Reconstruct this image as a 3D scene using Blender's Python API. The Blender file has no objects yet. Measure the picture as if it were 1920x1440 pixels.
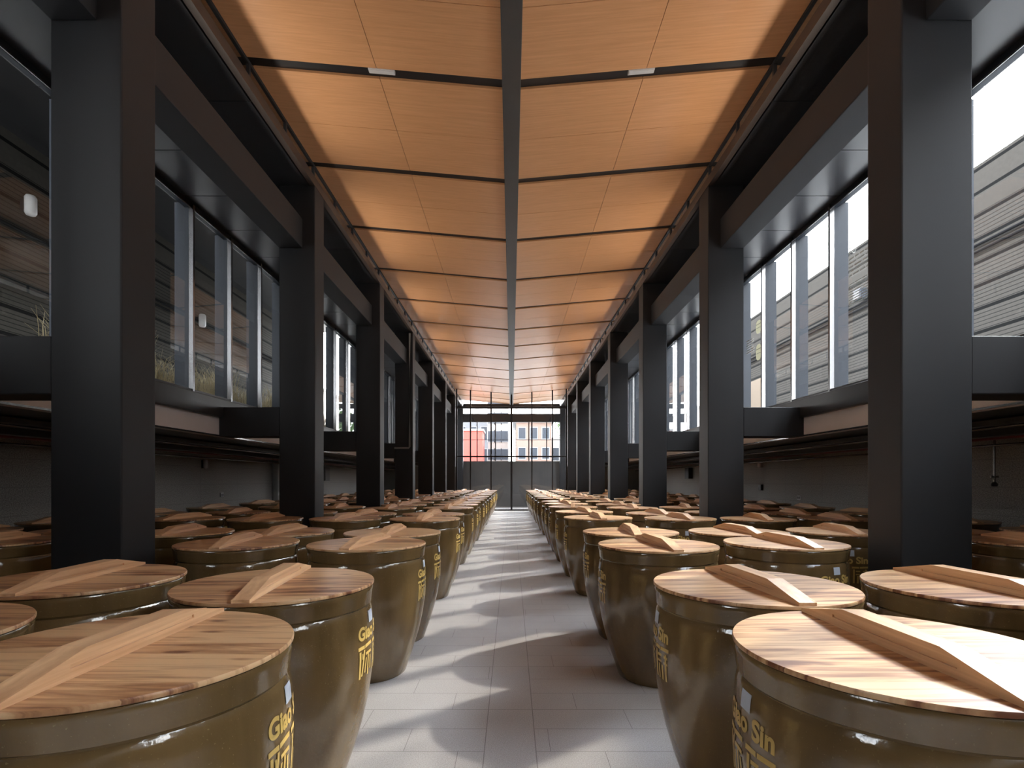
import bpy, math, random
from mathutils import Vector, Matrix

# ------------------------------------------------------------------ camera
C = bpy.context.scene.collection
SC = bpy.context.scene
EYE = 1.66
cd = bpy.data.cameras.new('camera'); cam = bpy.data.objects.new('camera', cd); C.objects.link(cam)
cd.sensor_width = 36.0; cd.lens = 19.0
cd.shift_x = 0.0005; cd.shift_y = 0.0935
cd.clip_start = 0.05; cd.clip_end = 300
cam.location = (0, 0, EYE); cam.rotation_euler = (math.pi/2, 0, 0)
SC.camera = cam

# ------------------------------------------------------------------ exposure
SC.view_settings.view_transform = 'Standard'
SC.view_settings.look = 'None'
SC.view_settings.gamma = 1.0
SC.view_settings.use_curve_mapping = False
SC.view_settings.exposure = 0.38
SC.cycles.max_bounces = 10
SC.cycles.diffuse_bounces = 5
SC.cycles.glossy_bounces = 4
SC.cycles.transparent_max_bounces = 24
SC.cycles.use_denoising = True
SC.cycles.sample_clamp_indirect = 6.0

# ------------------------------------------------------------------ sky and sun
SKY = 12.0
GLOW = 125.0
SUN = 3.8
w = bpy.data.worlds.new('world'); SC.world = w; w.use_nodes = True
nt = w.node_tree; nt.nodes.clear()
tc = nt.nodes.new('ShaderNodeTexCoord')
sp = nt.nodes.new('ShaderNodeSeparateXYZ'); nt.links.new(tc.outputs['Generated'], sp.inputs[0])
rp = nt.nodes.new('ShaderNodeValToRGB')
rp.color_ramp.elements[0].position = 0.0; rp.color_ramp.elements[0].color = (0.86, 0.86, 0.88, 1)
rp.color_ramp.elements[1].position = 0.9; rp.color_ramp.elements[1].color = (0.50, 0.58, 0.74, 1)
nt.links.new(sp.outputs['Z'], rp.inputs[0])
nz = nt.nodes.new('ShaderNodeTexNoise'); nz.inputs['Scale'].default_value = 2.6; nz.inputs['Detail'].default_value = 6
mp = nt.nodes.new('ShaderNodeMapping'); mp.inputs['Scale'].default_value = (1, 1, 2.6)
nt.links.new(tc.outputs['Generated'], mp.inputs[0]); nt.links.new(mp.outputs[0], nz.inputs[0])
cr = nt.nodes.new('ShaderNodeValToRGB')
cr.color_ramp.elements[0].position = 0.42; cr.color_ramp.elements[1].position = 0.62
nt.links.new(nz.outputs[0], cr.inputs[0])
mx = nt.nodes.new('ShaderNodeMixRGB'); mx.inputs[2].default_value = (0.97, 0.95, 0.94, 1)
nt.links.new(cr.outputs[0], mx.inputs[0]); nt.links.new(rp.outputs[0], mx.inputs[1])
bg = nt.nodes.new('ShaderNodeBackground'); bg.inputs[1].default_value = SKY
dt = nt.nodes.new('ShaderNodeVectorMath'); dt.operation = 'DOT_PRODUCT'
dt.inputs[1].default_value = Vector((1.28, 0.95, 1.10)).normalized()
nt.links.new(tc.outputs['Generated'], dt.inputs[0])
def wm(op, a, b):
    n = nt.nodes.new('ShaderNodeMath'); n.operation = op
    for i, q in enumerate((a, b)):
        if isinstance(q, (int, float)): n.inputs[i].default_value = q
        else: nt.links.new(q, n.inputs[i])
    return n.outputs[0]
gl_ = wm('POWER', wm('MAXIMUM', dt.outputs['Value'], 0.0), 60.0)      # hazy bright sky around the sun
st_ = wm('ADD', wm('MULTIPLY', gl_, GLOW), SKY)
nt.links.new(st_, bg.inputs[1])
nt.links.new(mx.outputs[0], bg.inputs[0])
wo = nt.nodes.new('ShaderNodeOutputWorld'); nt.links.new(bg.outputs[0], wo.inputs[0])

sl = bpy.data.lights.new('sun', 'SUN'); sl.energy = SUN; sl.angle = math.radians(0.9); sl.color = (1.0, 0.93, 0.83)
so = bpy.data.objects.new('sun', sl); C.objects.link(so)
so.rotation_euler = Vector((-1.28, -0.95, -1.10)).to_track_quat('-Z', 'Y').to_euler()
so.location = (20, 20, 20)

UPL = 12.0
R = random.Random(7)

# ------------------------------------------------------------------ mesh helpers
class MB:
    def __init__(s): s.v = []; s.f = []
    def add(s, vs, fs):
        n = len(s.v); s.v += [tuple(p) for p in vs]; s.f += [tuple(i+n for i in q) for q in fs]; return s
    def box(s, x0, x1, y0, y1, z0, z1):
        if x0 > x1: x0, x1 = x1, x0
        return s.add([(x0,y0,z0),(x1,y0,z0),(x1,y1,z0),(x0,y1,z0),(x0,y0,z1),(x1,y0,z1),(x1,y1,z1),(x0,y1,z1)],
              [(0,3,2,1),(4,5,6,7),(0,1,5,4),(1,2,6,5),(2,3,7,6),(3,0,4,7)])
    def prism(s, prof, a, b, axis='y'):
        n = len(prof)
        def P(u, v, t):
            return {'y': (u, t, v), 'x': (t, u, v), 'z': (u, v, t)}[axis]
        vs = [P(u, v, a) for u, v in prof] + [P(u, v, b) for u, v in prof]
        fs = [tuple(range(n)), tuple(range(2*n-1, n-1, -1))]
        fs += [(i, i+n, (i+1) % n+n, (i+1) % n) for i in range(n)]
        return s.add(vs, fs)
    def lathe(s, prof, seg=96):
        n = len(prof); vs = []; fs = []
        for k in range(seg):
            a = 2*math.pi*k/seg
            for r, z in prof: vs.append((r*math.cos(a), r*math.sin(a), z))
        for k in range(seg):
            k2 = (k+1) % seg
            for i in range(n-1):
                fs.append((k*n+i, k2*n+i, k2*n+i+1, k*n+i+1))
        return s.add(vs, fs)
    def tube(s, pts, r, seg=10):
        pts = [Vector(p) for p in pts]; n = len(pts); vs = []; fs = []
        for i, p in enumerate(pts):
            d = (pts[min(i+1, n-1)] - pts[max(i-1, 0)]).normalized()
            u = d.cross(Vector((0, 0, 1)))
            if u.length < 1e-3: u = d.cross(Vector((1, 0, 0)))
            u.normalize(); v = d.cross(u)
            for k in range(seg):
                a = 2*math.pi*k/seg
                vs.append(p + r*(math.cos(a)*u + math.sin(a)*v))
        for i in range(n-1):
            for k in range(seg):
                k2 = (k+1) % seg
                fs.append((i*seg+k, i*seg+k2, (i+1)*seg+k2, (i+1)*seg+k))
        fs.append(tuple(range(seg-1, -1, -1))); fs.append(tuple((n-1)*seg+k for k in range(seg)))
        return s.add(vs, fs)
    def build(s, name, m, parent=None, smooth=False, bevel=0, loc=(0,0,0), fix=True):
        me = bpy.data.meshes.new(name); me.from_pydata(s.v, [], s.f)
        if fix:
            import bmesh
            bm = bmesh.new(); bm.from_mesh(me); bmesh.ops.recalc_face_normals(bm, faces=bm.faces)
            if smooth == 'auto':
                for f in bm.faces: f.smooth = True
                for e in bm.edges:
                    if len(e.link_faces) == 2 and e.calc_face_angle(0) > math.radians(38): e.smooth = False
            bm.to_mesh(me); bm.free()
        if smooth is True:
            for p in me.polygons: p.use_smooth = True
        me.materials.append(m)
        o = bpy.data.objects.new(name, me); C.objects.link(o); o.parent = parent; o.location = loc
        if bevel:
            b = o.modifiers.new('bevel', 'BEVEL'); b.width = bevel; b.segments = 2; b.limit_method = 'ANGLE'
        return o

def tag(o, label=None, cat=None, group=None, kind=None):
    if label: o['label'] = label
    if cat: o['category'] = cat
    if group: o['group'] = group
    if kind: o['kind'] = kind
    return o
def empty(name, loc=(0,0,0), rz=0, **k):
    o = bpy.data.objects.new(name, None); C.objects.link(o); o.location = loc; o.rotation_euler = (0, 0, rz)
    o.empty_display_size = 0.2
    return tag(o, **k)
def copy_tree(o, parent=None):
    c = o.copy(); C.objects.link(c)
    if parent: c.parent = parent
    for ch in [q for q in C.objects if q.parent == o]: copy_tree(ch, c)
    return c
ORD = ['', 'first', 'second', 'third', 'fourth', 'fifth', 'sixth', 'seventh', 'eighth', 'ninth', 'tenth', 'eleventh',
       'twelfth', 'thirteenth', 'fourteenth', 'fifteenth', 'sixteenth', 'seventeenth', 'eighteenth', 'nineteenth', 'twentieth']

# ------------------------------------------------------------------ materials
def mat(name, col, rough=0.5, metal=0.0, spec=0.5, coat=0.0, coat_r=0.05, bump=None, var=None):
    """bump=(scale, strength, distance); var=(scale, amount) gentle colour variation"""
    m = bpy.data.materials.new(name); m.use_nodes = True; t = m.node_tree; b = t.nodes['Principled BSDF']
    b.inputs['Base Color'].default_value = (*col, 1); b.inputs['Roughness'].default_value = rough
    b.inputs['Metallic'].default_value = metal; b.inputs['Specular IOR Level'].default_value = spec
    b.inputs['Coat Weight'].default_value = coat; b.inputs['Coat Roughness'].default_value = coat_r
    tc = t.nodes.new('ShaderNodeTexCoord')
    if var:
        n = t.nodes.new('ShaderNodeTexNoise'); n.inputs['Scale'].default_value = var[0]; n.inputs['Detail'].default_value = 5
        t.links.new(tc.outputs['Object'], n.inputs[0])
        x = t.nodes.new('ShaderNodeMixRGB'); x.blend_type = 'MIX'
        x.inputs[1].default_value = (*[c*(1-var[1]) for c in col], 1)
        x.inputs[2].default_value = (*[min(1, c*(1+var[1])) for c in col], 1)
        t.links.new(n.outputs[0], x.inputs[0]); t.links.new(x.outputs[0], b.inputs['Base Color'])
    if bump:
        n = t.nodes.new('ShaderNodeTexNoise'); n.inputs['Scale'].default_value = bump[0]; n.inputs['Detail'].default_value = 3
        t.links.new(tc.outputs['Object'], n.inputs[0])
        q = t.nodes.new('ShaderNodeBump'); q.inputs['Strength'].default_value = bump[1]; q.inputs['Distance'].default_value = bump[2]
        t.links.new(n.outputs[0], q.inputs['Height']); t.links.new(q.outputs[0], b.inputs['Normal'])
    return m

def N(t, kind, **k):
    n = t.nodes.new('ShaderNode'+kind)
    for a, v in k.items():
        if hasattr(n, a): setattr(n, a, v)
    return n
def mth(t, op, a, b=None, c=None):
    n = t.nodes.new('ShaderNodeMath'); n.operation = op
    for i, q in enumerate((a, b, c)):
        if q is None: continue
        if isinstance(q, (int, float)): n.inputs[i].default_value = q
        else: t.links.new(q, n.inputs[i])
    return n.outputs[0]

M = {}
M['column'] = mat('column_paint', (0.019, 0.0195, 0.0222), 0.6, spec=0.4, bump=(60, 0.15, 0.002), var=(1.4, 0.16))
M['black'] = mat('black_metal', (0.018, 0.018, 0.020), 0.4)
M['soffit'] = mat('dark_soffit', (0.036, 0.037, 0.042), 0.28)
M['dull_black'] = mat('dull_black', (0.010, 0.010, 0.011), 0.9, spec=0.05)
M['trim'] = mat('brown_trim', (0.050, 0.038, 0.034), 0.35)
M['steel'] = mat('steel_beam', (0.062, 0.060, 0.059), 0.45, metal=0.1, var=(3, 0.15))
M['alu'] = mat('aluminium', (0.27, 0.27, 0.28), 0.22, metal=0.9)
M['fin'] = mat('window_fin', (0.028, 0.034, 0.045), 0.45, spec=0.3)
M['fascia'] = mat('pale_board', (0.58, 0.54, 0.54), 0.6, var=(3, 0.05))
M['white'] = mat('white_plastic', (0.7, 0.7, 0.7), 0.4)
M['red'] = mat('red_pipe', (0.16, 0.018, 0.016), 0.35)
M['concrete'] = mat('concrete', (0.24, 0.24, 0.235), 0.8, bump=(30, 0.3, 0.004), var=(1.5, 0.12))
M['frame'] = mat('window_frame_paint', (0.25, 0.25, 0.25), 0.5)
M['endwall'] = mat('dark_render', (0.11, 0.11, 0.112), 0.6, var=(1.5, 0.2))
M['gold'] = mat('gold_paint', (0.62, 0.42, 0.12), 0.42)
M['sticker'] = mat('sticker', (0.55, 0.6, 0.68), 0.5)
M['pot_white'] = mat('decal_cream', (0.75, 0.72, 0.55), 0.6)
M['decal'] = mat('decal_white', (0.8, 0.8, 0.76), 0.6)
def mat_vinyl(name, col):
    m = bpy.data.materials.new(name); m.use_nodes = True; t = m.node_tree; t.nodes.clear()
    o = N(t, 'OutputMaterial'); mix = N(t, 'MixShader'); d = N(t, 'BsdfDiffuse'); tr = N(t, 'BsdfTranslucent')
    d.inputs[0].default_value = (*col, 1); tr.inputs[0].default_value = (*[c*0.5 for c in col], 1); mix.inputs[0].default_value = 0.5
    t.links.new(d.outputs[0], mix.inputs[1]); t.links.new(tr.outputs[0], mix.inputs[2]); t.links.new(mix.outputs[0], o.inputs[0]); return m
M['pot_white'] = mat_vinyl('decal_cream', (0.45, 0.43, 0.30)); M['decal'] = mat_vinyl('decal_white', (0.6, 0.6, 0.58))
M['grass'] = mat('dry_grass', (0.30, 0.24, 0.13), 0.8)
M['planter'] = mat('planter_wood', (0.42, 0.36, 0.26), 0.7, var=(6, 0.1))
M['cream'] = mat('cream_board', (0.17, 0.125, 0.085), 0.7)
M['ground'] = mat('outdoor_paving', (0.45, 0.44, 0.42), 0.8, var=(2, 0.1))

def mat_ceiling():
    m = bpy.data.materials.new('wood_veneer'); m.use_nodes = True; t = m.node_tree; b = t.nodes['Principled BSDF']
    tc = N(t, 'TexCoord'); mp = N(t, 'Mapping'); mp.inputs['Scale'].default_value = (1.1, 26, 3)
    t.links.new(tc.outputs['Object'], mp.inputs[0])
    n1 = N(t, 'TexNoise'); n1.inputs['Scale'].default_value = 1.5; n1.inputs['Detail'].default_value = 7; n1.inputs['Roughness'].default_value = 0.65
    t.links.new(mp.outputs[0], n1.inputs[0])
    r = N(t, 'ValToRGB'); e = r.color_ramp.elements
    e[0].position = 0.3; e[0].color = (0.66, 0.33, 0.150, 1); e[1].position = 0.72; e[1].color = (0.80, 0.43, 0.21, 1)
    t.links.new(n1.outputs[0], r.inputs[0]); t.links.new(r.outputs[0], b.inputs['Base Color'])
    b.inputs['Roughness'].default_value = 0.30; b.inputs['Specular IOR Level'].default_value = 0.5
    return m
M['veneer'] = mat_ceiling()

def mat_lid(name, c_dark, c_mid, c_light):
    m = bpy.data.materials.new(name); m.use_nodes = True; t = m.node_tree; b = t.nodes['Principled BSDF']
    tc = N(t, 'TexCoord'); oi = N(t, 'ObjectInfo')
    s = N(t, 'SeparateXYZ'); t.links.new(tc.outputs['Object'], s.inputs[0])
    rnd = mth(t, 'MULTIPLY', oi.outputs['Random'], 53.0)
    plank = mth(t, 'FLOOR', mth(t, 'MULTIPLY', mth(t, 'ADD', s.outputs['Y'], 0.53), 8.5))
    seed = mth(t, 'ADD', mth(t, 'MULTIPLY', plank, 3.17), rnd)
    wn = N(t, 'TexWhiteNoise'); wn.noise_dimensions = '1D'; t.links.new(seed, wn.inputs['W'])
    cb = N(t, 'CombineXYZ')
    t.links.new(mth(t, 'MULTIPLY', s.outputs['X'], 1.5), cb.inputs[0])
    t.links.new(mth(t, 'MULTIPLY', s.outputs['Y'], 18.0), cb.inputs[1])
    t.links.new(seed, cb.inputs[2])
    n1 = N(t, 'TexNoise'); n1.inputs['Scale'].default_value = 1.4; n1.inputs['Detail'].default_value = 6; n1.inputs['Roughness'].default_value = 0.55
    n1.inputs['Distortion'].default_value = 0.6
    t.links.new(cb.outputs[0], n1.inputs[0])
    # knots
    cb2 = N(t, 'CombineXYZ')
    t.links.new(mth(t, 'MULTIPLY', s.outputs['X'], 3.0), cb2.inputs[0])
    t.links.new(mth(t, 'MULTIPLY', s.outputs['Y'], 8.5), cb2.inputs[1])
    t.links.new(rnd, cb2.inputs[2])
    vo = N(t, 'TexVoronoi'); vo.inputs['Scale'].default_value = 1.0; t.links.new(cb2.outputs[0], vo.inputs[0])
    knot = N(t, 'ValToRGB'); knot.color_ramp.elements[0].position = 0.03; knot.color_ramp.elements[0].color = (1, 1, 1, 1)
    knot.color_ramp.elements[1].position = 0.16; knot.color_ramp.elements[1].color = (0, 0, 0, 1)
    t.links.new(vo.outputs['Distance'], knot.inputs[0])
    f = mth(t, 'ADD', mth(t, 'SUBTRACT', mth(t, 'MULTIPLY', n1.outputs[0], 1.9), 0.30), mth(t, 'MULTIPLY', mth(t, 'SUBTRACT', wn.outputs[0], 0.5), 0.42))
    f = mth(t, 'SUBTRACT', f, mth(t, 'MULTIPLY', knot.outputs[0], 0.45))
    r = N(t, 'ValToRGB'); e = r.color_ramp.elements
    e[0].position = 0.30; e[0].color = (*c_dark, 1); e[1].position = 0.80; e[1].color = (*c_light, 1)
    q = e.new(0.50); q.color = (*c_mid, 1)
    t.links.new(f, r.inputs[0])
    # plank joints: fine dark line
    fr = mth(t, 'FRACT', mth(t, 'MULTIPLY', mth(t, 'ADD', s.outputs['Y'], 0.53), 8.5))
    jt = mth(t, 'LESS_THAN', fr, 0.02)
    x = N(t, 'MixRGB'); x.blend_type = 'MULTIPLY'; x.inputs[2].default_value = (0.75, 0.68, 0.62, 1)
    t.links.new(jt, x.inputs[0]); t.links.new(r.outputs[0], x.inputs[1]); t.links.new(x.outputs[0], b.inputs['Base Color'])
    b.inputs['Roughness'].default_value = 0.36
    bp = N(t, 'Bump'); bp.inputs['Strength'].default_value = 0.08; bp.inputs['Distance'].default_value = 0.003
    t.links.new(n1.outputs[0], bp.inputs['Height']); t.links.new(bp.outputs[0], b.inputs['Normal'])
    return m
M['lid'] = mat_lid('lid_planks', (0.20, 0.075, 0.035), (0.48, 0.25, 0.12), (0.74, 0.48, 0.26))

def mat_handle():
    m = bpy.data.materials.new('handle_wood'); m.use_nodes = True; t = m.node_tree; b = t.nodes['Principled BSDF']
    tc = N(t, 'TexCoord'); oi = N(t, 'ObjectInfo'); mp = N(t, 'Mapping'); mp.inputs['Scale'].default_value = (18, 1.2, 30)
    t.links.new(tc.outputs['Object'], mp.inputs[0])
    n1 = N(t, 'TexNoise'); n1.noise_dimensions = '4D'; n1.inputs['Scale'].default_value = 1.5; n1.inputs['Detail'].default_value = 5
    t.links.new(mp.outputs[0], n1.inputs['Vector']); t.links.new(mth(t, 'MULTIPLY', oi.outputs['Random'], 31.0), n1.inputs['W'])
    r = N(t, 'ValToRGB'); e = r.color_ramp.elements
    e[0].position = 0.3; e[0].color = (0.60, 0.33, 0.17, 1); e[1].position = 0.66; e[1].color = (0.88, 0.59, 0.34, 1)
    t.links.new(n1.outputs[0], r.inputs[0]); t.links.new(r.outputs[0], b.inputs['Base Color'])
    b.inputs['Roughness'].default_value = 0.38
    return m
M['handle'] = mat_handle()

def mat_jar():
    m = bpy.data.materials.new('olive_glaze'); m.use_nodes = True; t = m.node_tree; b = t.nodes['Principled BSDF']
    tc = N(t, 'TexCoord'); oi = N(t, 'ObjectInfo')
    mp = N(t, 'Mapping'); mp.inputs['Scale'].default_value = (5, 5, 0.7); t.links.new(tc.outputs['Object'], mp.inputs[0])
    n1 = N(t, 'TexNoise'); n1.noise_dimensions = '4D'; n1.inputs['Scale'].default_value = 1.3; n1.inputs['Detail'].default_value = 5
    t.links.new(mp.outputs[0], n1.inputs['Vector']); t.links.new(mth(t, 'MULTIPLY', oi.outputs['Random'], 17.0), n1.inputs['W'])
    f = mth(t, 'ADD', n1.outputs[0], mth(t, 'MULTIPLY', mth(t, 'SUBTRACT', oi.outputs['Random'], 0.5), 0.3))
    r = N(t, 'ValToRGB'); e = r.color_ramp.elements
    e[0].position = 0.3; e[0].color = (0.105, 0.066, 0.027, 1); e[1].position = 0.72; e[1].color = (0.190, 0.120, 0.050, 1)
    t.links.new(f, r.inputs[0])
    sk = N(t, 'TexNoise'); sk.inputs['Scale'].default_value = 130; sk.inputs['Detail'].default_value = 2
    t.links.new(tc.outputs['Object'], sk.inputs[0])
    spk = mth(t, 'GREATER_THAN', sk.outputs[0], 0.70)
    x = N(t, 'MixRGB'); x.inputs[2].default_value = (0.30, 0.22, 0.10, 1)
    t.links.new(mth(t, 'MULTIPLY', spk, 0.5), x.inputs[0]); t.links.new(r.outputs[0], x.inputs[1]); t.links.new(x.outputs[0], b.inputs['Base Color'])
    b.inputs['Roughness'].default_value = 0.11; b.inputs['IOR'].default_value = 1.75
    n2 = N(t, 'TexNoise'); n2.inputs['Scale'].default_value = 28; n2.inputs['Detail'].default_value = 3
    t.links.new(tc.outputs['Object'], n2.inputs[0])
    bp = N(t, 'Bump'); bp.inputs['Strength'].default_value = 0.4; bp.inputs['Distance'].default_value = 0.004
    t.links.new(n2.outputs[0], bp.inputs['Height']); t.links.new(bp.outputs[0], b.inputs['Normal'])
    return m
M['jar'] = mat_jar()

def mat_glass():
    m = bpy.data.materials.new('window_glass'); m.use_nodes = True; t = m.node_tree; t.nodes.clear()
    o = N(t, 'OutputMaterial'); mix = N(t, 'MixShader'); tr = N(t, 'BsdfTransparent'); gl = N(t, 'BsdfGlossy'); ge = N(t, 'NewGeometry')
    dp = N(t, 'VectorMath', operation='DOT_PRODUCT'); t.links.new(ge.outputs['Normal'], dp.inputs[0]); t.links.new(ge.outputs['Incoming'], dp.inputs[1])
    k = mth(t, 'POWER', mth(t, 'SUBTRACT', 1.0, mth(t, 'ABSOLUTE', dp.outputs['Value'])), 5.0)
    fac = mth(t, 'ADD', mth(t, 'MULTIPLY', k, 0.90), 0.045)
    gl.inputs['Roughness'].default_value = 0.0
    tr.inputs[0].default_value = (0.95, 0.97, 0.97, 1)
    t.links.new(fac, mix.inputs[0]); t.links.new(tr.outputs[0], mix.inputs[1]); t.links.new(gl.outputs[0], mix.inputs[2])
    t.links.new(mix.outputs[0], o.inputs[0]); return m
M['glass'] = mat_glass()

def mat_floor():
    m = bpy.data.materials.new('granite_tiles'); m.use_nodes = True; t = m.node_tree; b = t.nodes['Principled BSDF']
    tc = N(t, 'TexCoord'); s = N(t, 'SeparateXYZ'); t.links.new(tc.outputs['Object'], s.inputs[0])
    n1 = N(t, 'TexNoise'); n1.inputs['Scale'].default_value = 150; n1.inputs['Detail'].default_value = 5; n1.inputs['Roughness'].default_value = 0.75
    n2 = N(t, 'TexNoise'); n2.inputs['Scale'].default_value = 1.3; n2.inputs['Detail'].default_value = 4
    for n in (n1, n2): t.links.new(tc.outputs['Object'], n.inputs[0])
    r = N(t, 'ValToRGB'); e = r.color_ramp.elements
    e[0].position = 0.36; e[0].color = (0.26, 0.247, 0.236, 1); e[1].position = 0.64; e[1].color = (0.50, 0.472, 0.445, 1)
    t.links.new(n1.outputs[0], r.inputs[0])
    x = N(t, 'MixRGB'); x.blend_type = 'MULTIPLY'; x.inputs[0].default_value = 1
    rr = N(t, 'ValToRGB'); rr.color_ramp.elements[0].position = 0.3; rr.color_ramp.elements[0].color = (0.84, 0.83, 0.83, 1); rr.color_ramp.elements[1].position = 0.7
    t.links.new(n2.outputs[0], rr.inputs[0]); t.links.new(r.outputs[0], x.inputs[1]); t.links.new(rr.outputs[0], x.inputs[2])
    # joints: cross rows every 0.30 m, staggered 0.9 m pieces at the sides; a 0.31 m strip in the middle
    def near(v, period, wdt):
        f = mth(t, 'FRACT', mth(t, 'DIVIDE', mth(t, 'ADD', v, 60.0), period)); return mth(t, 'LESS_THAN', f, wdt/period)
    X, Y = s.outputs['X'], s.outputs['Y']
    mid = mth(t, 'LESS_THAN', mth(t, 'ABSOLUTE', mth(t, 'ADD', X, 0.008)), 0.158)
    side = mth(t, 'SUBTRACT', 1.0, mid)
    row = mth(t, 'FLOOR', mth(t, 'DIVIDE', mth(t, 'ADD', Y, 60.0), 0.30))
    off = mth(t, 'MULTIPLY', mth(t, 'FRACT', mth(t, 'MULTIPLY', row, 0.37)), 0.9)
    js = mth(t, 'MAXIMUM', near(Y, 0.30, 0.005), near(mth(t, 'ADD', X, off), 0.9, 0.004))
    j = mth(t, 'MAXIMUM', mth(t, 'MULTIPLY', js, side), mth(t, 'MULTIPLY', near(Y, 0.9, 0.004), mid))
    e1 = mth(t, 'LESS_THAN', mth(t, 'ABSOLUTE', mth(t, 'SUBTRACT', mth(t, 'ABSOLUTE', mth(t, 'ADD', X, 0.008)), 0.158)), 0.003)
    j = mth(t, 'MAXIMUM', j, e1)
    y = N(t, 'MixRGB'); y.blend_type = 'MULTIPLY'; y.inputs[2].default_value = (0.50, 0.49, 0.48, 1)
    t.links.new(j, y.inputs[0]); t.links.new(x.outputs[0], y.inputs[1]); t.links.new(y.outputs[0], b.inputs['Base Color'])
    b.inputs['Roughness'].default_value = 0.55
    return m
M['floor'] = mat_floor()

def mat_outer(name, base, line, plain_z):
    m = bpy.data.materials.new(name); m.use_nodes = True; t = m.node_tree; b = t.nodes['Principled BSDF']
    tc = N(t, 'TexCoord'); s = N(t, 'SeparateXYZ'); t.links.new(tc.outputs['Object'], s.inputs[0])
    Z = mth(t, 'ADD', s.outputs['Z'], 6.0)
    thick = mth(t, 'LESS_THAN', mth(t, 'FRACT', mth(t, 'DIVIDE', Z, 0.6)), 0.14)
    thin = mth(t, 'MULTIPLY', mth(t, 'LESS_THAN', mth(t, 'FRACT', mth(t, 'DIVIDE', Z, 0.1)), 0.2), mth(t, 'LESS_THAN', s.outputs['Z'], plain_z))
    l = mth(t, 'MAXIMUM', thick, mth(t, 'MULTIPLY', thin, 0.75))
    n = N(t, 'TexNoise'); n.inputs['Scale'].default_value = 9; n.inputs['Detail'].default_value = 5; t.links.new(tc.outputs['Object'], n.inputs[0])
    c = N(t, 'MixRGB'); c.inputs[1].default_value = (*[q*0.8 for q in base], 1); c.inputs[2].default_value = (*[min(1, q*1.15) for q in base], 1)
    t.links.new(n.outputs[0], c.inputs[0])
    x = N(t, 'MixRGB'); x.inputs[2].default_value = (*line, 1)
    t.links.new(l, x.inputs[0]); t.links.new(c.outputs[0], x.inputs[1]); t.links.new(x.outputs[0], b.inputs['Base Color'])
    b.inputs['Roughness'].default_value = 0.8; b.inputs['Specular IOR Level'].default_value = 0.08
    return m
M['outer'] = mat_outer('panel_cladding', (0.048, 0.044, 0.039), (0.003, 0.003, 0.003), 8.6)
M['outer_left'] = mat_outer('dim_panel_cladding', (0.060, 0.056, 0.048), (0.004, 0.004, 0.004), 8.6)

def mat_granite_wall():
    m = bpy.data.materials.new('speckled_wall'); m.use_nodes = True; t = m.node_tree; b = t.nodes['Principled BSDF']
    tc = N(t, 'TexCoord'); s = N(t, 'SeparateXYZ'); t.links.new(tc.outputs['Object'], s.inputs[0])
    n1 = N(t, 'TexNoise'); n1.inputs['Scale'].default_value = 60; n1.inputs['Detail'].default_value = 3; t.links.new(tc.outputs['Object'], n1.inputs[0])
    r = N(t, 'ValToRGB'); e = r.color_ramp.elements
    e[0].position = 0.35; e[0].color = (0.24, 0.225, 0.21, 1); e[1].position = 0.65; e[1].color = (0.50, 0.475, 0.45, 1)
    t.links.new(n1.outputs[0], r.inputs[0])
    jz = mth(t, 'LESS_THAN', mth(t, 'FRACT', mth(t, 'DIVIDE', mth(t, 'ADD', s.outputs['Z'], 0.05), 0.4)), 0.02)
    jy = mth(t, 'LESS_THAN', mth(t, 'FRACT', mth(t, 'DIVIDE', mth(t, 'ADD', s.outputs['Y'], 60), 1.6)), 0.006)
    x = N(t, 'MixRGB'); x.inputs[2].default_value = (0.27, 0.26, 0.25, 1)
    t.links.new(mth(t, 'MAXIMUM', jz, jy), x.inputs[0]); t.links.new(r.outputs[0], x.inputs[1]); t.links.new(x.outputs[0], b.inputs['Base Color'])
    b.inputs['Roughness'].default_value = 0.75
    return m
M['stone'] = mat_granite_wall()

# ------------------------------------------------------------------ dimensions
XC, XO = 3.00, 3.547          # inner and outer face of the columns
XB = 3.185                    # inner face of the long beams
XW = 4.50                     # window plane
COLY = [4.157 + 4.09*k for k in range(-1, 7)]
CD = 0.40
YEND = 28.9
YBACK = -6.0
RIBY = [6.21 + 2.055*k for k in range(-6, 14)]
RW = 0.165
def ceil_z(x):
    x = abs(x)
    return 6.25 + 0.27*min(x, 3.04)/3.04
S2 = [(-1, 'left'), (1, 'right')]

# ------------------------------------------------------------------ floor, walls, ceiling
MB().box(-6.95, 6.95, YBACK, 33.2, -0.12, 0).build('floor', M['floor'])['kind'] = 'structure'
for s, nm in S2:
    MB().box(s*6.9, s*7.1, YBACK, 33.2, 0, 2.36).build('wall_'+nm, M['stone'])['kind'] = 'structure'
MB().box(-7.1, 7.1, YBACK-0.2, YBACK, 0, 6.6).build('wall_back', M['endwall'])['kind'] = 'structure'

m = MB()
edges = RIBY
for k in range(len(edges)-1):
    y0 = edges[k]+RW; y1 = edges[k+1]
    for s in (-1, 1):
        for (ya, yb) in ((y0, (y0+y1)/2-0.003), ((y0+y1)/2+0.003, y1)):
            for (xa, xb) in ((0.107, 1.548), (1.554, 3.04), (3.046, 3.92)):
                za, zb = ceil_z(xa), ceil_z(xb)
                m.prism([(s*xa, za), (s*xb, zb), (s*xb, zb+0.05), (s*xa, za+0.05)], ya, yb)
m.build('ceiling', M['veneer'])['kind'] = 'structure'
# roof deck over the panels
m = MB()
for s in (-1, 1):
    m.prism([(0, 6.50), (s*3.04, 6.72), (s*4.0, 6.72), (s*4.0, 6.86), (0, 6.72)], YBACK, RIBY[-1]+0.3)
m.build('ceiling_deck', M['black'])['kind'] = 'structure'

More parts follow.
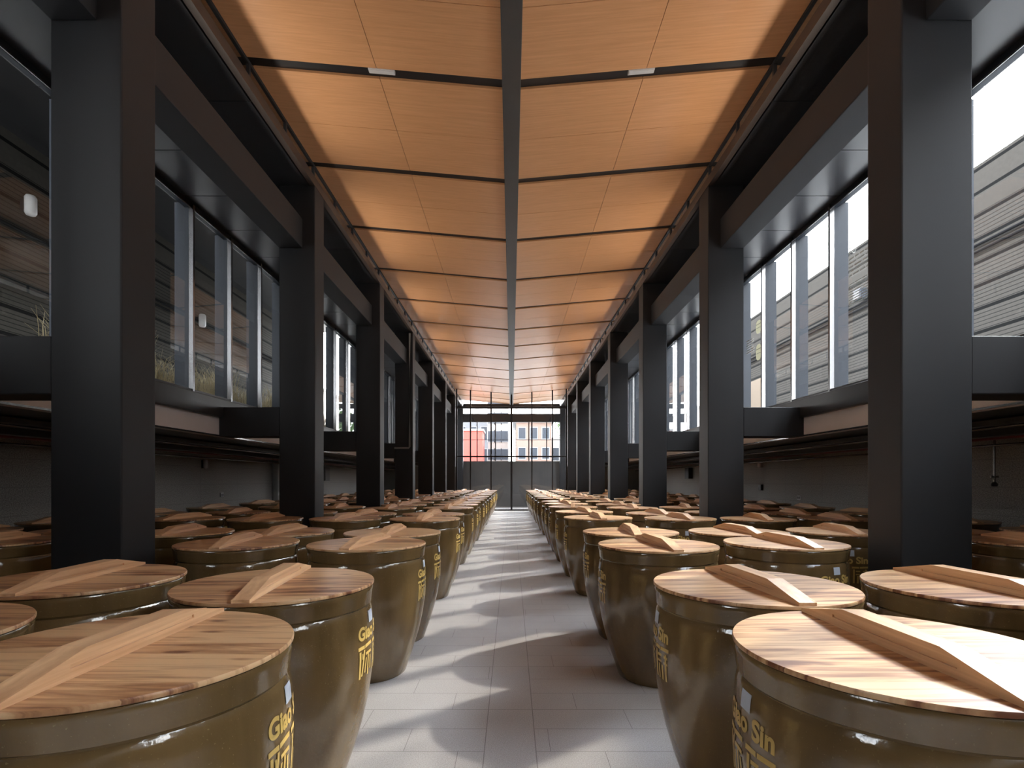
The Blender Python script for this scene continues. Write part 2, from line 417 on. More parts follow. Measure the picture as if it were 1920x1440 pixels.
for k, y in enumerate(RIBY):
    if k < 6: continue
    o = MB()
    for s in (-1, 1):
        o.prism([(s*0.107, ceil_z(0.1)+0.03), (s*3.04, ceil_z(3.04)+0.03), (s*3.95, ceil_z(3.04)+0.03), (s*3.95, 6.74), (s*3.04, 6.74), (s*0.107, 6.52)], y-0.03, y+RW+0.03)
    o.build('roof_rib', M['black'])
    tag(bpy.data.objects[C.objects[-1].name], 'black recessed roof rib crossing the wood ceiling, %s from the camera' % ORD[k-5], 'beam', 'ribs crossing the wood ceiling')
# long centre beam under the ceiling
cb_ = MB().box(-0.107, 0.107, YBACK, 34.2, 6.20, 6.62).build('ridge_beam', M['steel'], bevel=0.006)
tag(cb_, 'grey steel beam running down the middle of the wood ceiling', 'beam')

# small flush lights in the first visible rib
for s, nm in S2:
    t = empty('ceiling_light', (s*1.50, RIBY[6]+0.02, ceil_z(1.5)), label='small white linear light set in the nearest roof rib, %s of the middle beam' % nm, cat='light', group='small lights in the roof rib')
    MB().prism([(-0.15, -0.012-s*0.0133+0.0), (0.15, -0.012+s*0.0133), (0.15, 0.03), (-0.15, 0.03)], -0.02, 0.05).build('housing', M['white'], t)
    MB().prism([(-0.14, -0.016-s*0.0124), (0.14, -0.016+s*0.0124), (0.14, -0.011+s*0.0124), (-0.14, -0.011-s*0.0124)], -0.012, 0.042).build('diffuser', M['white'], t)

# ------------------------------------------------------------------ side structure
for s, nm in S2:
    # clerestory strip between fascia and ceiling
    x = s*3.06
    tr = MB().box(s*3.0, s*3.10, YBACK, YEND+5, 6.15, 6.285).build('trim_%d' % (1 if s < 0 else 2), M['trim']); tr['kind'] = 'structure'
    cl = empty('window_%d' % (20 if s < 0 else 21), (0, 0, 0)); cl['kind'] = 'structure'
    MB().box(s*3.045, s*3.085, YBACK, YEND+5, 6.49, 6.53).build('top_rail', M['black'], cl)
    y = RIBY[2]+RW/2
    while y < YEND+4:
        MB().box(s*3.045, s*3.085, y-0.018, y+0.018, 6.285, 6.50).build('mullion', M['black'], cl)
        y += 2.055/2
    MB().box(s*3.062, s*3.068, YBACK, YEND+5, 6.285, 6.50).build('pane', M['glass'], cl)
    # upper flat soffit and bulkhead over the windows
    m = MB(); y = RIBY[0]+0.2
    while y < YEND+4:
        m.box(s*3.08, s*3.62, y+0.006, y+2.055-0.006, 6.15, 6.20); y += 2.055
    m.box(s*3.08, s*4.66, YBACK, YEND+5, 6.20, 6.32)
    m.build('ceiling_upper_'+nm, M['soffit'])['kind'] = 'structure'
    m = MB(); y = RIBY[0]+0.2
    while y < YEND+4:
        m.box(s*3.60, s*4.66, y+0.006, y+1.022-0.006, 5.53, 5.56); y += 1.022
    m.box(s*3.60, s*4.66, YBACK, YEND+5, 5.56, 6.2)
    m.build('ceiling_side_'+nm, M['soffit'])['kind'] = 'structure'
    # slab over the low side space, white board below the windows
    slab = MB().box(s*4.62, s*12.3, YBACK, 33.5, 2.36, 2.75).build('floor_outside_'+nm, M['ground']); slab['kind'] = 'structure'
    MB().box(s*4.40, s*4.66, YBACK, YEND+4, 2.61, 2.89).build('trim_%d' % (3 if s < 0 else 4), M['black'], bevel=0.01)['kind'] = 'structure'
    MB().box(s*4.47, s*4.62, YBACK, YEND+4, 2.33, 2.61).build('trim_%d' % (5 if s < 0 else 6), M['fascia'])['kind'] = 'structure'
    MB().box(s*4.455, s*4.475, YBACK, YEND+4, 2.325, 2.345).build('trim_%d' % (7 if s < 0 else 8), M['alu'])['kind'] = 'structure'
    MB().box(s*4.62, s*6.9, YBACK, YEND+4, 2.33, 2.36).build('ceiling_low_'+nm, M['black'])['kind'] = 'structure'
    # columns, long beams, short tie beams
    for k, y in enumerate(COLY):
        n = k
        t = MB().box(s*XC, s*XO, y, y+CD, 0, 6.15).build('column', M['column'], bevel=0.012)
        lab = 'dark grey square column on the %s, %s' % (nm, 'beside the camera' if k == 0 else ('nearest in view' if k == 1 else '%s from the camera' % ORD[k]))
        tag(t, lab, 'column', 'columns along the %s side' % nm)
        e = MB().box(s*XO, s*4.47, y+0.01, y+CD-0.03, 2.32, 2.77).build('tie_beam', M['column'], bevel=0.01)
        tag(e, 'short dark tie beam from the %s column, %s, to the window sill' % (nm, 'beside the camera' if k == 0 else ('nearest in view' if k == 1 else '%s from the camera' % ORD[k])), 'beam', 'short tie beams on the %s' % nm)
        if k < len(COLY)-1:
            b = MB().box(s*XB, s*3.54, y+CD, COLY[k+1], 5.19, 5.64).build('long_beam', M['column'], bevel=0.01)
            tag(b, 'dark beam high between the %s and %s columns on the %s' % (ORD[k+1] if k else 'camera-side', ORD[k+1+1], nm), 'beam', 'long beams on the %s' % nm)
    # linear uplights lying on the long beams
    for k in range(len(COLY)-1):
        ya, yb = COLY[k]+CD+0.3, COLY[k+1]-0.3
        t = empty('linear_uplight', (s*3.30, (ya+yb)/2, 5.64), label='slim linear uplight on the high beam, %s side, %s' % (nm, ('between the camera and the first column' if k == 0 else 'between the %s and %s columns' % (ORD[k], ORD[k+1]))), cat='light', group='linear uplights on the %s beams' % nm)
        MB().box(-0.04, 0.04, -(yb-ya)/2, (yb-ya)/2, 0, 0.03).build('housing', M['alu'], t)
        al = bpy.data.lights.new('uplight', 'AREA'); al.shape = 'RECTANGLE'; al.size = 0.13; al.size_y = yb-ya; al.energy = UPL; al.color = (1.0, 0.90, 0.78)
        ao = bpy.data.objects.new('uplight', al); C.objects.link(ao); ao.parent = t; ao.location = (0, 0, 0.075)
        zz = Vector((s, 0, -0.30)).normalized(); yy = Vector((0, 1, 0)); xx = yy.cross(zz); ao.rotation_euler = Matrix((xx, yy, zz)).transposed().to_euler(); al.spread = math.radians(110)
    # windows, one unit per bay, four panes each
    y = 8.58 + 0.0 - 4*4.09
    wn = 1 if s < 0 else 11
    while y < YEND-0.5:
        t = empty('window_%d' % wn, (0, 0, 0)); t['kind'] = 'structure'; wn += 1
        y1 = min(y+4*1.0225, 33.0)
        MB().box(s*4.46, s*4.56, y, y1, 5.46, 5.53).build('top_rail', M['fin'], t)
        MB().box(s*4.455, s*4.465, y, y1, 5.44, 5.455).build('trim_strip', M['alu'], t)
        MB().box(s*4.46, s*4.56, y, y1, 2.89, 2.93).build('sill', M['black'], t)
        for q in range(4):
            yy = y+1.0225*q
            if yy > 33: break
            MB().box(s*4.44, s*4.50, yy-0.022, yy+0.022, 2.89, 5.50).build('mullion', M['alu'], t)
            MB().box(s*4.505, s*4.70, yy-0.018, yy+0.018, 2.89, 5.53).build('fin', M['fin'], t)
            MB().box(s*4.497, s*4.503, yy+0.022, yy+1.0225-0.022, 2.93, 5.46).build('pane', M['glass'], t)
        y += 4*1.0225

# cable trays, red sprinkler pipe and conduits below the low side ceilings
for s, nm in S2:
    t = MB().box(s*5.20, s*5.42, YBACK+0.3, 28.6, 2.25, 2.31).build('cable_tray', M['black']); tag(t, 'black cable tray under the low ceiling on the %s, nearest the windows' % nm, 'cable tray')
    t = MB().box(s*5.85, s*6.05, YBACK+0.3, 28.6, 2.19, 2.27).build('cable_tray', M['black']); tag(t, 'black cable tray beside the red pipe on the %s' % nm, 'cable tray')
    t = MB().tube([(s*6.28, YBACK+0.3, 2.22), (s*6.28, 28.6, 2.22)], 0.045).build('sprinkler_pipe', M['red'], smooth='auto'); tag(t, 'dark red sprinkler pipe running under the low ceiling on the %s' % nm, 'pipe')
    t = MB().tube([(s*6.55, YBACK+0.3, 2.125), (s*6.55, 28.6, 2.125)], 0.018).build('conduit', M['alu'], smooth='auto'); tag(t, 'thin grey conduit running along the top of the %s wall' % nm, 'conduit')
    t = MB().tube([(s*5.32, YBACK+0.3, 2.235), (s*5.32, 28.6, 2.235)], 0.014).build('conduit', M['alu'], smooth='auto'); tag(t, 'thin grey conduit under the cable tray nearest the %s windows' % nm, 'conduit')

# ------------------------------------------------------------------ small things on the walls
def plate(s, y, z, label, wd=0.15, ht=0.10, dark=True):
    t = empty('socket', (s*6.9, y, z), label=label, cat='socket')
    MB().box(-s*0.012, 0, -wd/2, wd/2, -ht/2, ht/2).build('face_plate', M['white'], t, bevel=0.003)
    for q in (-1, 1):
        MB().box(-s*0.016, -s*0.010, q*wd*0.22-wd*0.12, q*wd*0.22+wd*0.12, -ht*0.3, ht*0.3).build('socket_insert', M['black'], t)
plate(-1, 12.87, 1.30, 'white double socket low on the left stone wall')
plate(1, 12.96, 1.23, 'white double socket low on the right stone wall')
def wallbox(s, y, z, wd, ht, dp, m_, name, label, cat):
    t = empty(name, (s*6.9, y, z), label=label, cat=cat)
    MB().box(-s*dp, 0, -wd/2, wd/2, 0, ht).build('case', m_, t, bevel=0.006)
    MB().box(-s*(dp+0.008), -s*dp, -wd*0.42, wd*0.42, ht*0.06, ht*0.94).build('cover', m_, t)
wallbox(1, 14.9, 1.37, 0.16, 0.16, 0.05, M['black'], 'switch_box', 'small black switch box on the right wall left of the socket', 'switch')
wallbox(1, 14.9, 2.0, 0.16, 0.14, 0.08, M['white'], 'sensor_box', 'small grey box high on the right wall above the black switch', 'box')
wallbox(1, 20.8, 1.70, 0.45, 0.42, 0.16, M['black'], 'electric_box', 'dark electric box on the right wall between the second and third columns', 'box')
wallbox(-1, 19.8, 1.62, 0.5, 0.5, 0.16, M['concrete'], 'electric_box', 'grey electric box on the left wall between the second and third columns', 'box')
t = empty('wall_lamp', (-6.9, 12.07, 1.90), label='pale oval wall lamp under the low ceiling on the left', cat='lamp')
MB().box(0, 0.03, -0.05, 0.05, 0.02, 0.2).build('bracket', M['black'], t)
MB().lathe([(0, 0), (0.035, 0.01), (0.05, 0.04), (0.05, 0.18), (0.035, 0.21), (0, 0.22)], 20).build('lamp_glass', M['white'], t, smooth=True, loc=(0.07, 0, 0))
t = MB().tube([(-6.78, 15.5, 0), (-6.78, 15.5, 2.33)], 0.085, 16).build('downpipe', M['concrete'], smooth='auto'); tag(t, 'thick grey downpipe standing against the left wall', 'pipe')
t = MB().tube([(-6.8, 16.5, 0), (-6.8, 16.5, 2.33)], 0.025, 10).build('conduit', M['alu'], smooth='auto'); tag(t, 'thin upright conduit beside the thick downpipe on the left wall', 'conduit')
t = empty('drain_valve', (6.55, 7.33, 0), label='hanging metal drain pipe with valve before the right wall', cat='pipe')
MB().tube([(0, 0, 1.62), (0, 0, 2.2)], 0.014).build('rod', M['alu'], t, smooth='auto')
MB().tube([(-0.05, 0, 1.70), (0.05, 0, 1.70)], 0.014).build('cross_piece', M['alu'], t, smooth='auto')
MB().lathe([(0, 0), (0.035, 0.0), (0.04, 0.03), (0.02, 0.06), (0, 0.06)], 16).build('valve', M['black'], t, smooth=True, loc=(0, 0, 1.57))
# thin rainwater pipe on the fourth left column
t = MB().tube([(-3.55, 16.39, 2.62), (-3.12, 16.39, 2.62), (-3.09, 16.39, 2.66), (-3.09, 16.39, 6.1)], 0.028).build('conduit', M['concrete'], smooth='auto'); t.location = (0, 0, 0)
tag(t, 'thin grey conduit climbing the front of the fourth left column', 'conduit')

# ------------------------------------------------------------------ storage jars
PROF = [(0.0, 0.0), (0.318, 0.0), (0.330, 0.012), (0.352, 0.08), (0.394, 0.20), (0.437, 0.34), (0.470, 0.48), (0.491, 0.62), (0.4975, 0.74),
        (0.4965, 0.83), (0.4935, 0.91), (0.489, 0.955), (0.484, 0.975), (0.477, 0.988), (0.480, 0.994), (0.487, 1.000), (0.490, 1.03), (0.494, 1.065), (0.496, 1.08),
        (0.492, 1.089), (0.482, 1.092), (0.45, 1.092), (0.43, 1.07), (0.42, 0.98), (0.42, 0.93), (0.0, 0.93)]
def rad(z):
    for (r0, z0), (r1, z1) in zip(PROF[1:13], PROF[2:14]):
        if z0 <= z <= z1: return r0+(r1-r0)*(z-z0)/max(1e-6, z1-z0)
    return 0.49
def wrap(me_v, off=0.0025):
    out = []
    for (u, v) in me_v:
        r = rad(v)+off; a = u/0.49
        out.append((r*math.cos(a), r*math.sin(a), v))
    return out
def make_lettering():
    cu = bpy.data.curves.new('lettering', 'FONT'); cu.body = 'Giao Sin'; cu.size = 0.092; cu.align_x = 'CENTER'; cu.offset = 0.0035; cu.space_character = 1.02
    to = bpy.data.objects.new('lettering_curve', cu); C.objects.link(to)
    dg = bpy.context.evaluated_depsgraph_get(); dg.update()
    me = bpy.data.meshes.new_from_object(to.evaluated_get(dg))
    vs = [(v.co.x, v.co.y+0.835) for v in me.vertices]; fs = [tuple(p.vertices) for p in me.polygons]
    bpy.data.objects.remove(to); bpy.data.curves.remove(cu)
    vs3 = wrap(vs)
    mb = MB(); mb.add(vs3, fs)
    def quad(pts, n=6):
        a, b, c, d = pts   # a->b left edge top to bottom, d->c right edge
        vv = []; ff = []
        for i in range(n+1):
            f = i/n
            vv.append((a[0]+(b[0]-a[0])*f, a[1]+(b[1]-a[1])*f)); vv.append((d[0]+(c[0]-d[0])*f, d[1]+(c[1]-d[1])*f))
        for i in range(n): ff.append((2*i, 2*i+1, 2*i+3, 2*i+2))
        mb.add(wrap(vv), ff)
    def bar(x0, x1, z0, z1, tilt=0.0): quad([(x0, z1), (x0, z0), (x1, z0+tilt), (x1, z1+tilt)], 2)
    def vert(x0, x1, z0, z1, lean=0.0): quad([(x0, z1), (x0+lean, z0), (x1+lean, z0), (x1, z1)], 8)
    for ox in (-0.162, 0.012):
        bar(ox, ox+0.062, 0.786, 0.804); bar(ox+0.068, ox+0.150, 0.786, 0.804, 0.004)
        vert(ox+0.010, ox+0.026, 0.640, 0.778)
        if ox < 0:
            vert(ox+0.052, ox+0.066, 0.650, 0.780, -0.022); vert(ox+0.036, ox+0.046, 0.735, 0.765)
            bar(ox+0.074, ox+0.145, 0.748, 0.762); vert(ox+0.098, ox+0.112, 0.640, 0.748); vert(ox+0.074, ox+0.086, 0.660, 0.735, -0.012); vert(ox+0.124, ox+0.137, 0.660, 0.735, 0.010)
        else:
            bar(ox+0.034, ox+0.140, 0.752, 0.766); bar(ox+0.034, ox+0.140, 0.722, 0.734)
            vert(ox+0.045, ox+0.060, 0.640, 0.715); vert(ox+0.080, ox+0.095, 0.640, 0.715); vert(ox+0.116, ox+0.131, 0.640, 0.778)
    return mb
def make_tag_sheet():
    mb = MB(); vv = []; ff = []
    for i in range(5):
        u = -0.035+0.0175*i
        for z in (0.905, 0.92, 0.935, 0.95, 0.965): vv.append((u, z))
    for i in range(4):
        for j in range(4): ff.append((5*i+j, 5*i+j+1, 5*i+j+6, 5*i+j+5))
    return mb.add(wrap(vv, 0.003), ff)
def make_jar():
    t = empty('storage_jar')
    MB().lathe(PROF, 96).build('jar_body', M['jar'], t, smooth='auto')
    lid = MB().lathe([(0, 0), (0.494, 0), (0.499, 0.003), (0.500, 0.012), (0.497, 0.018), (0, 0.018)], 96).build('lid', M['lid'], t, smooth='auto')
    lid.location = (0, 0, 1.092)
    h = MB()
    h.prism([(-0.487, 0), (0.487, 0), (0.487, 0.014), (0.22, 0.072), (-0.22, 0.072), (-0.487, 0.014)], -0.033, 0.033, 'x')
    for s in (-1, 1):
        a, b = sorted((s*0.033, s*0.040))
        h.prism([(-0.489, 0), (0.489, 0), (0.489, 0.015), (0.4225, 0.028), (-0.4225, 0.028), (-0.489, 0.015)], a, b, 'x')
        h.prism([(-0.3685, 0.040), (0.3685, 0.040), (0.222, 0.0722), (-0.222, 0.0722)], a, b, 'x')
        for e in (-1, 1):
            h.prism([(e*0.28, 0.028), (e*0.4225, 0.028), (e*0.3685, 0.040), (e*0.28, 0.040)], a, b, 'x')
    hh = h.build('lid_handle', M['handle'], lid); hh.location = (0, 0, 0.018)
    make_lettering().build('gold_lettering', M['gold'], t, fix=False)
    make_tag_sheet().build('tag_sticker', M['sticker'], t, fix=False)
    return t
proto = make_jar()
first = [True]
def place_jar(x, y, face, label, group, lidrot, with_tag=True):
    t = proto if first[0] else copy_tree(proto)
    first[0] = False
    t.location = (x, y, 0); t.rotation_euler = (0, 0, face)
    tag(t, label, 'jar', group)
    for ch in [q for q in C.objects if q.parent == t]:
        if ch.name.startswith('lid'): ch.rotation_euler = (0, 0, lidrot-face)
    return t
FAR1L = [12.1, 13.4, 14.8, 16.4, 18.0, 19.9, 21.5, 23.2, 24.9, 26.6, 28.1]
FAR1R = [12.55, 13.95, 16.3, 17.8, 19.3, 20.8, 22.4, 24.0, 25.5, 26.9, 28.2]
ROWS = {
 (-1, 1): (1.250, [1.77, 2.89, 4.70, 5.70, 7.72, 8.75, 10.75]+FAR1L),
 (1, 1):  (1.262, [1.77, 2.84, 4.61, 5.76, 7.95, 9.40, 11.10]+FAR1R),
 (-1, 2): (2.40, [1.93, 3.03, 4.755, 5.76, 7.78, 8.84, 10.7, 12.0, 13.35, 15.2, 16.6, 18.0, 19.8, 21.7, 23.2, 24.8, 26.4, 28.0]),
 (1, 2):  (2.41, [1.80, 2.82, 4.744, 5.76, 7.80, 8.93, 10.75, 12.2, 13.9, 16.2, 17.7, 19.2, 20.7, 22.3, 24.0, 25.4, 26.9, 28.1]),
 (-1, 3): (3.50, [5.74, 7.70, 9.25, 11.05, 13.35, 14.6, 15.85, 17.5, 18.8, 19.95, 21.55, 22.8, 24.0, 25.7, 26.9, 28.1]),
 (1, 3):  (3.50, [5.80, 7.69, 9.25, 10.9, 13.35, 14.5, 15.8, 17.5, 18.8, 19.95, 21.55, 22.8, 24.0, 25.7, 26.9, 28.1]),
 (-1, 4): (4.67, [4.85, 5.95, 7.80, 9.28, 11.1, 12.3, 13.6, 15.0, 16.4, 17.8, 19.2, 20.6, 22.0, 23.6, 25.2, 26.8, 28.1]),
 (1, 4):  (4.67, [4.85, 5.95, 7.78, 8.95, 10.4, 12.1, 13.4, 14.8, 16.4, 17.8, 19.2, 20.6, 22.0, 23.6, 25.2, 26.8, 28.1]),
 (-1, 5): (5.95, [5.85, 7.2, 8.95, 10.83, 12.9, 14.4, 16.0, 17.6, 19.2, 20.8, 22.5, 24.2, 26.0, 27.8]),
 (1, 5):  (5.95, [5.85, 7.3, 9.15, 10.9, 12.6, 14.2, 16.0, 17.6, 19.2, 20.8, 22.5, 24.2, 26.0, 27.8]),
}
ROWNAME = {1: 'in the %s row beside the aisle', 2: 'in the %s row behind the aisle row', 3: 'in the %s row in line with the columns',
           4: 'in the %s row behind the columns', 5: 'in the %s row along the stone wall'}
for (s, r), (X, ys) in ROWS.items():
    nm = 'left' if s < 0 else 'right'
    for i, y in enumerate(ys):
        x = s*(X + (R.uniform(-0.02, 0.02) if i > 1 else 0))
        if (s, r, i) == (-1, 2, 0): x, y = -2.36, 1.93
        face = (0 if s < 0 else math.pi) + R.uniform(-0.06, 0.06)
        if r > 1: face = R.uniform(-math.pi, math.pi) if R.random() < 0.6 else -math.pi/2 + R.uniform(-0.7, 0.7)
        if (s, r, i) == (-1, 2, 2): face = math.radians(-165)
        if (s, r, i) == (1, 2, 4): face = math.radians(-95)
        lr = R.uniform(-0.13, 0.13)
        if (s, r, i) == (-1, 1, 0): face = 0.16
        if r == 1 and i < 2: lr = [(-0.02, 0.09), (0.02, 0.06)][0 if s < 0 else 1][i]
        desc = ('lidded olive jar, ' + ('nearest the camera ' if i == 0 else '%s from the camera ' % ORD[i+1]) + ROWNAME[r] % nm)
        place_jar(x, y, face, desc, '%s jar row %s' % (nm, {1: 'beside the aisle', 2: 'behind the aisle row', 3: 'in line with the columns', 4: 'behind the columns', 5: 'along the wall'}[r]), lr)

# ------------------------------------------------------------------ end glass wall
ew = empty('window_22', (0, YEND, 0)); ew['kind'] = 'structure'
XE = 2.93
vx = [-XE, -2.19, -1.09, 0.0, 1.09, 2.19, XE]
for i, x in enumerate(vx):
    hw = 0.05 if i == 3 else 0.035
    MB().box(x-hw, x+hw, -0.03, 0.03, 0, ceil_z(x)+0.02 if i != 3 else 6.2).build('mullion', M['black'], ew)
for z, h in ((0.03, 0.05), (2.90, 0.04), (5.51, 0.05)):
    MB().box(-XE, XE, -0.028, 0.028, z-h, z+h).build('transom', M['black'], ew)
MB().box(-XE, XE, -0.10, -0.03, 0, 0.03).build('threshold', M['alu'], ew)
for i in range(6):
    for (za, zb) in ((0.08, 2.86), (2.94, 5.46), (5.56, 6.24)):
        xa, xb = vx[i]+0.035, vx[i+1]-0.035
        MB().box(xa, xb, -0.004, 0.004, za, zb).build('pane', M['glass'], ew)

# porch beyond the glass: columns, cross beams, low wall
for s, nm in S2:
    t = MB().box(s*2.95, s*3.5, 32.8, 33.2, 0, 6.15).build('column', M['column'], bevel=0.01); tag(t, 'grey column outside beyond the end glass, on the %s' % nm, 'column', 'columns beyond the end glass')
t = MB().box(-2.95, 2.95, 32.8, 33.15, 5.17, 5.67).build('cross_beam', M['column'], bevel=0.01); tag(t, 'wide grey cross beam outside beyond the end glass, the lower and thicker one', 'beam')
t = MB().box(-2.95, 2.95, 32.85, 33.1, 6.10, 6.28).build('cross_beam', M['column'], bevel=0.01); tag(t, 'thin grey cross beam outside just under the roof beyond the end glass', 'beam')
MB().box(-7.1, 7.1, 33.2, 33.5, 0, 2.80).build('wall_end', M['endwall'])['kind'] = 'structure'
for x in (-2.1, -0.98, 1.06, 2.15):
    t = MB().box(x-0.03, x+0.03, 33.0, 33.06, 2.8, 5.17).build('railing_post', M['black']); tag(t, 'thin dark upright outside below the wide cross beam, %s' % {-2.1: 'leftmost', -0.98: 'second from the left', 1.06: 'second from the right', 2.15: 'rightmost'}[x], 'post', 'thin uprights beyond the end glass')
t = MB().box(-2.95, 2.95, 33.02, 33.05, 4.08, 4.11).build('handrail', M['black']); tag(t, 'thin dark horizontal rail outside across the uprights', 'rail')
MB().box(-60, 60, 33.5, 110, 2.4, 2.78).build('floor_courtyard', M['ground'])['kind'] = 'structure'
for s, nm in S2:
    MB().box(s*2.95, s*6.9, YEND+0.02, YEND+0.2, 0, 2.36).build('wall_end_'+nm, M['concrete'])['kind'] = 'structure'

# ------------------------------------------------------------------ outside
MB().box(12.0, 12.5, YBACK, 30, 2.75, 9.76).build('wall_outer_right', M['outer'])['kind'] = 'structure'
MB().box(-11.5, -11.0, YBACK, 28, 2.75, 9.3).build('wall_outer_left', M['outer_left'])['kind'] = 'structure'
MB().box(-11.6, -5.3, YBACK, 28, 9.3, 9.6).box(-5.5, -5.3, YBACK, 28, 6.9, 9.3).build('ceiling_alley_shade', M['black'])['kind'] = 'structure'  # alley roof sized to shade the wall, plus added unseen panel blocking sky
for s, nm in S2:
    for z in ((7.05, 7.2) if s < 0 else (7.5, 7.67)):
        t = MB().tube([(s*(10.93 if s < 0 else 11.93)*1.0, 0, z), (s*(10.93 if s < 0 else 11.93), 27.5, z)], 0.035).build('wall_conduit', M['dull_black'], smooth='auto'); tag(t, '%s of two dark conduits along the outer wall seen through the %s windows' % ('lower' if z in (7.05, 7.5) else 'upper', nm), 'conduit')
t = empty('wall_lamp', (-10.95, 12.15, 7.6), label='white rounded lamp on the outer wall at the far left', cat='lamp')
MB().box(-0.05, 0.03, -0.06, 0.06, 0.1, 0.35).build('bracket', M['black'], t)
MB().lathe([(0, 0), (0.09, 0.01), (0.115, 0.06), (0.115, 0.39), (0.09, 0.44), (0, 0.45)], 24).build('lamp_glass', M['white'], t, smooth=True, loc=(0.14, 0, 0))
t = empty('wall_lamp', (-10.95, 18.9, 7.0), label='white rounded lamp on the outer wall behind the left mullions', cat='lamp')
MB().box(-0.05, 0.03, -0.06, 0.06, 0.1, 0.35).build('bracket', M['black'], t)
MB().lathe([(0, 0), (0.09, 0.01), (0.115, 0.06), (0.115, 0.39), (0.09, 0.44), (0, 0.45)], 24).build('lamp_glass', M['white'], t, smooth=True, loc=(0.14, 0, 0))
t = empty('camera_box', (11.93, 18.3, 7.75), label='dark box fixed above the conduits on the right outer wall', cat='speaker')  # camera box on the outer wall
MB().box(-0.25, 0, -0.2, 0.2, 0, 0.35).build('case', M['fin'], t, bevel=0.02)
MB().box(-0.26, -0.25, -0.16, 0.16, 0.04, 0.31).build('front_plate', M['black'], t)
t = MB().box(9.2, 9.3, 20.0, 20.9, 2.75, 5.42).build('notice_board', M['cream'], bevel=0.01); tag(t, 'plain cream board standing outside the right windows', 'board')
t = MB().box(6.9, 7.6, 25.5, 26.2, 2.75, 5.3).build('notice_board', M['cream'], bevel=0.01); tag(t, 'plain cream block outside the far right windows', 'board')

# planters of dry grass outside the left windows
for i, (ya, yb) in enumerate(((6.2, 8.3), (8.5, 10.6), (10.8, 12.9), (13.4, 15.5))):
    t = empty('planter', (-5.25, (ya+yb)/2, 2.75), label='pale planter of dry grass outside the left windows, %s from the camera' % (['nearest', 'second', 'third', 'fourth'][i]), cat='planter', group='planters outside the left windows')
    L = (yb-ya)/2
    MB().box(-0.25, 0.25, -L, L, 0, 0.30).build('box', M['planter'], t, bevel=0.01)
    g = MB()
    for q in range(650):
        bx, by = R.uniform(-0.22, 0.22), R.uniform(-L+0.03, L-0.03)
        h = R.uniform(0.3, 0.62)*(1+0.25*math.sin(by*5+i)); dx, dy = R.uniform(-0.22, 0.22), R.uniform(-0.25, 0.25)
        a = R.uniform(0, math.pi); wx, wy = 0.005*math.cos(a), 0.005*math.sin(a)
        pts = [(bx, by, 0.28), (bx+dx*0.3, by+dy*0.3, 0.28+h*0.6), (bx+dx, by+dy, 0.28+h*R.uniform(0.75, 1.0))]
        vs = []
        for k, p in enumerate(pts):
            f = 1-0.35*k; vs += [(p[0]-wx*f, p[1]-wy*f, p[2]), (p[0]+wx*f, p[1]+wy*f, p[2])]
        g.add(vs, [(0, 1, 3, 2), (2, 3, 5, 4)])
    o = g.build('dry_grass', M['grass'], t, fix=False); o['kind'] = 'stuff'

# printed marks on the right panes
def rows(n, z0, dz, h, y0, y1, lo, hi, gap):
    mb = MB()
    for i in range(n):
        y = y0
        while y > y1:
            l = R.uniform(lo, hi); mb.box(4.488, 4.491, y-l, y, z0-dz*i, z0-dz*i+h); y -= l+gap
    return mb
t = empty('pane_lettering', (0, 0, 0), label='block of small white writing on the right window pane nearest the camera', cat='sign')
rows(5, 4.57, 0.055, 0.022, 7.19, 6.2, 0.06, 0.16, 0.02).build('large_writing', M['decal'], t)
rows(9, 4.24, 0.034, 0.012, 7.19, 6.2, 0.05, 0.14, 0.015).build('small_writing', M['decal'], t)
rows(5, 4.80, 0.042, 0.025, 7.185, 7.17, 0.02, 0.02, 0.02).build('side_characters', M['decal'], t)
mb = MB(); n = 28
ring = []
for k in range(n):
    a = 2*math.pi*k/n
    for r in (0.060, 0.070): ring.append((4.489, 7.08+0.7*r*math.cos(a), 4.72+r*1.3*math.sin(a)))
mb.add(ring, [(2*k, 2*k+1, (2*k+3) % (2*n), (2*k+2) % (2*n)) for k in range(n)])
mb.build('ring_mark', M['decal'], t, fix=False)
t = empty('pane_lettering', (0, 0, 0), label='short rows of white writing beside the pot drawings on the right window', cat='sign')
rows(6, 4.28, 0.045, 0.02, 10.32, 10.1, 0.10, 0.14, 0.02).build('small_writing', M['decal'], t)
for zc, hh_, lab in ((4.44, 0.20, 'upper cream pot drawing on the right window beyond the second column'), (3.98, 0.24, 'lower cream pot drawing on the right window beyond the second column')):
    mb = MB(); yc = 9.82; n = 22; vs = [(4.489, yc, zc)]
    for k in range(n):
        a = 2*math.pi*k/n
        vs.append((4.489, yc+0.105*(abs(math.cos(a))**0.6)*(1 if math.cos(a) > 0 else -1), zc+hh_*0.6*(abs(math.sin(a))**0.8)*(1 if math.sin(a) > 0 else -1)))
    mb.add(vs, [(0, 1+k, 1+(k+1) % n) for k in range(n)])
    o = mb.build('pane_drawing', M['pot_white'], fix=False); tag(o, lab, 'sign')
    l = MB(); l.box(4.486, 4.4885, yc-0.10, yc+0.10, zc+hh_*0.22, zc+hh_*0.26); l.box(4.486, 4.4885, yc-0.08, yc+0.08, zc-hh_*0.1, zc-hh_*0.07)
    l.build('outline', M['black'], o, fix=False)

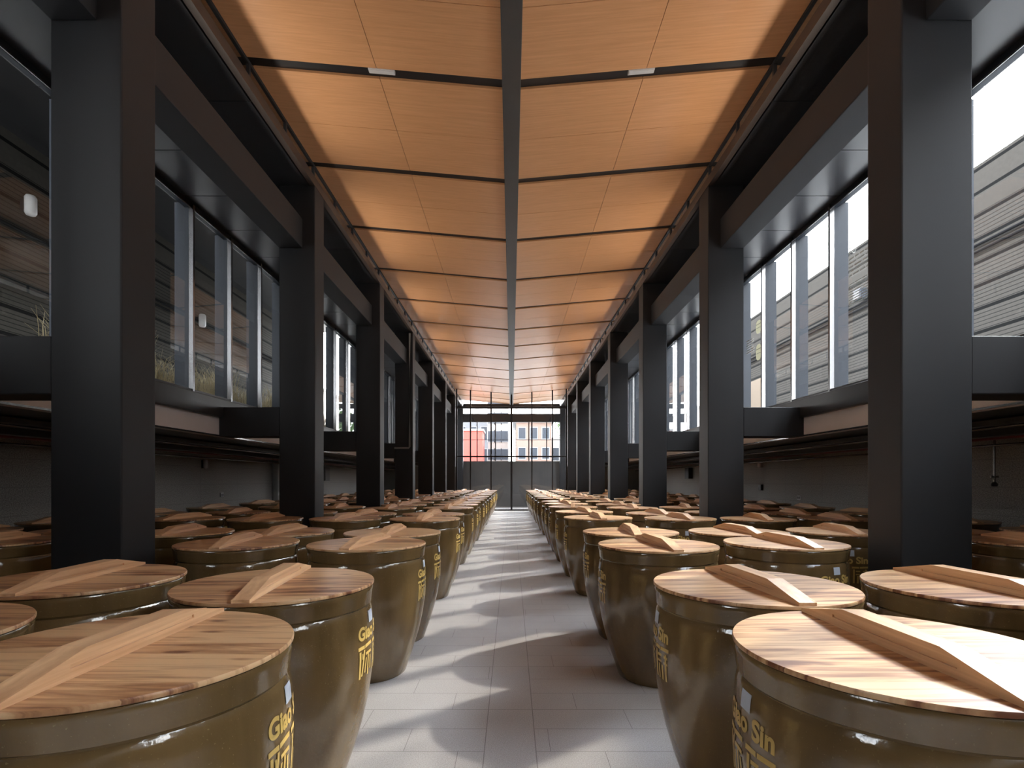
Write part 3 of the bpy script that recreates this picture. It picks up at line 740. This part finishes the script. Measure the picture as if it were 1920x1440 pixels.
# buildings beyond the courtyard
def building(name, x0, x1, y0, y1, z1, col, label, rows=2, cols=3, gable=False, win=True):
    b = empty(name, ((x0+x1)/2, y0, 2.78), label=label, cat='building'); hx = (x1-x0)/2; h = z1-2.78; d = y1-y0
    wm = mat(name+'_render', col, 0.8, var=(1.2, 0.08))
    MB().box(-hx, hx, 0, d, 0, h).build('building_wall', wm, b)
    if gable:
        MB().prism([(-hx-0.3, h), (hx+0.3, h), (0, h+hx*0.45)], -0.3, d+0.2).build('roof', M['fin'], b)
    else:
        MB().box(-hx-0.1, hx+0.1, -0.1, d, h, h+0.15).build('roof', M['concrete'], b)
    if win:
        for r in range(rows):
            for c in range(cols):
                xx = -hx + (c+0.5)*2*hx/cols; zz = 0.6 + r*(h-0.4)/rows
                f = MB().box(xx-0.35, xx+0.35, -0.05, 0.02, zz, zz+(h-0.8)/rows*0.7).build('window_frame', M['frame'], b)
                MB().box(xx-0.29, xx+0.29, -0.06, -0.05, zz+0.06, zz+(h-0.8)/rows*0.7-0.06).build('pane', M['fin'], f)
building('red_building', -4.1, -2.35, 44, 47, 5.65, (0.30, 0.06, 0.045), 'low red block beyond the end glass on the left', win=False)
building('grey_building', -6.5, -2.2, 54, 60, 7.6, (0.13, 0.135, 0.15), 'grey building standing behind the low red block', 2, 4)
building('pale_building', -2.1, -0.3, 48, 53, 9.6, (0.24, 0.21, 0.19), 'tall pale building beyond the end glass left of the middle', 4, 3)
building('brick_building', 0.4, 3.4, 46, 54, 6.6, (0.20, 0.135, 0.11), 'brick building with a dark pitched roof beyond the end glass', 2, 3, gable=True)
building('white_building', 3.6, 7.5, 50, 56, 5.4, (0.26, 0.25, 0.24), 'white building beyond the end glass at the right', 1, 4)
building('pale_block', -19, -12.2, 33, 42, 7.4, (0.66, 0.60, 0.54), 'pale block at the end of the alley seen through the far left windows', 2, 4)
building('pale_block', 12.0, 19, 34, 42, 6.2, (0.66, 0.60, 0.54), 'pale block at the end of the alley seen through the far right windows', 2, 4)
t = empty('tree', (5.0, 44, 2.78), label='leafy green tree outside beyond the end glass at the right', cat='tree')
MB().tube([(0, 0, 0), (0.1, 0, 1.2), (0, 0, 2.4)], 0.12).build('trunk', M['planter'], t, smooth='auto')
g = MB()
for k in range(1500):
    v = Vector((R.gauss(0, 1), R.gauss(0, 1), R.gauss(0, 1))).normalized()*R.uniform(0.4, 1.0)
    p = Vector((v.x*1.5, v.y*1.5, 3.2+v.z*1.5)); a = Vector((R.uniform(-1, 1), R.uniform(-1, 1), R.uniform(-1, 1))).normalized()*0.11; c = a.cross(Vector((0.3, 0.5, 0.8))).normalized()*0.08
    g.add([p-a, p+c, p+a, p-c], [(0, 1, 2, 3)])
g.build('crown', mat('leaves', (0.10, 0.17, 0.06), 0.7), t, fix=False)
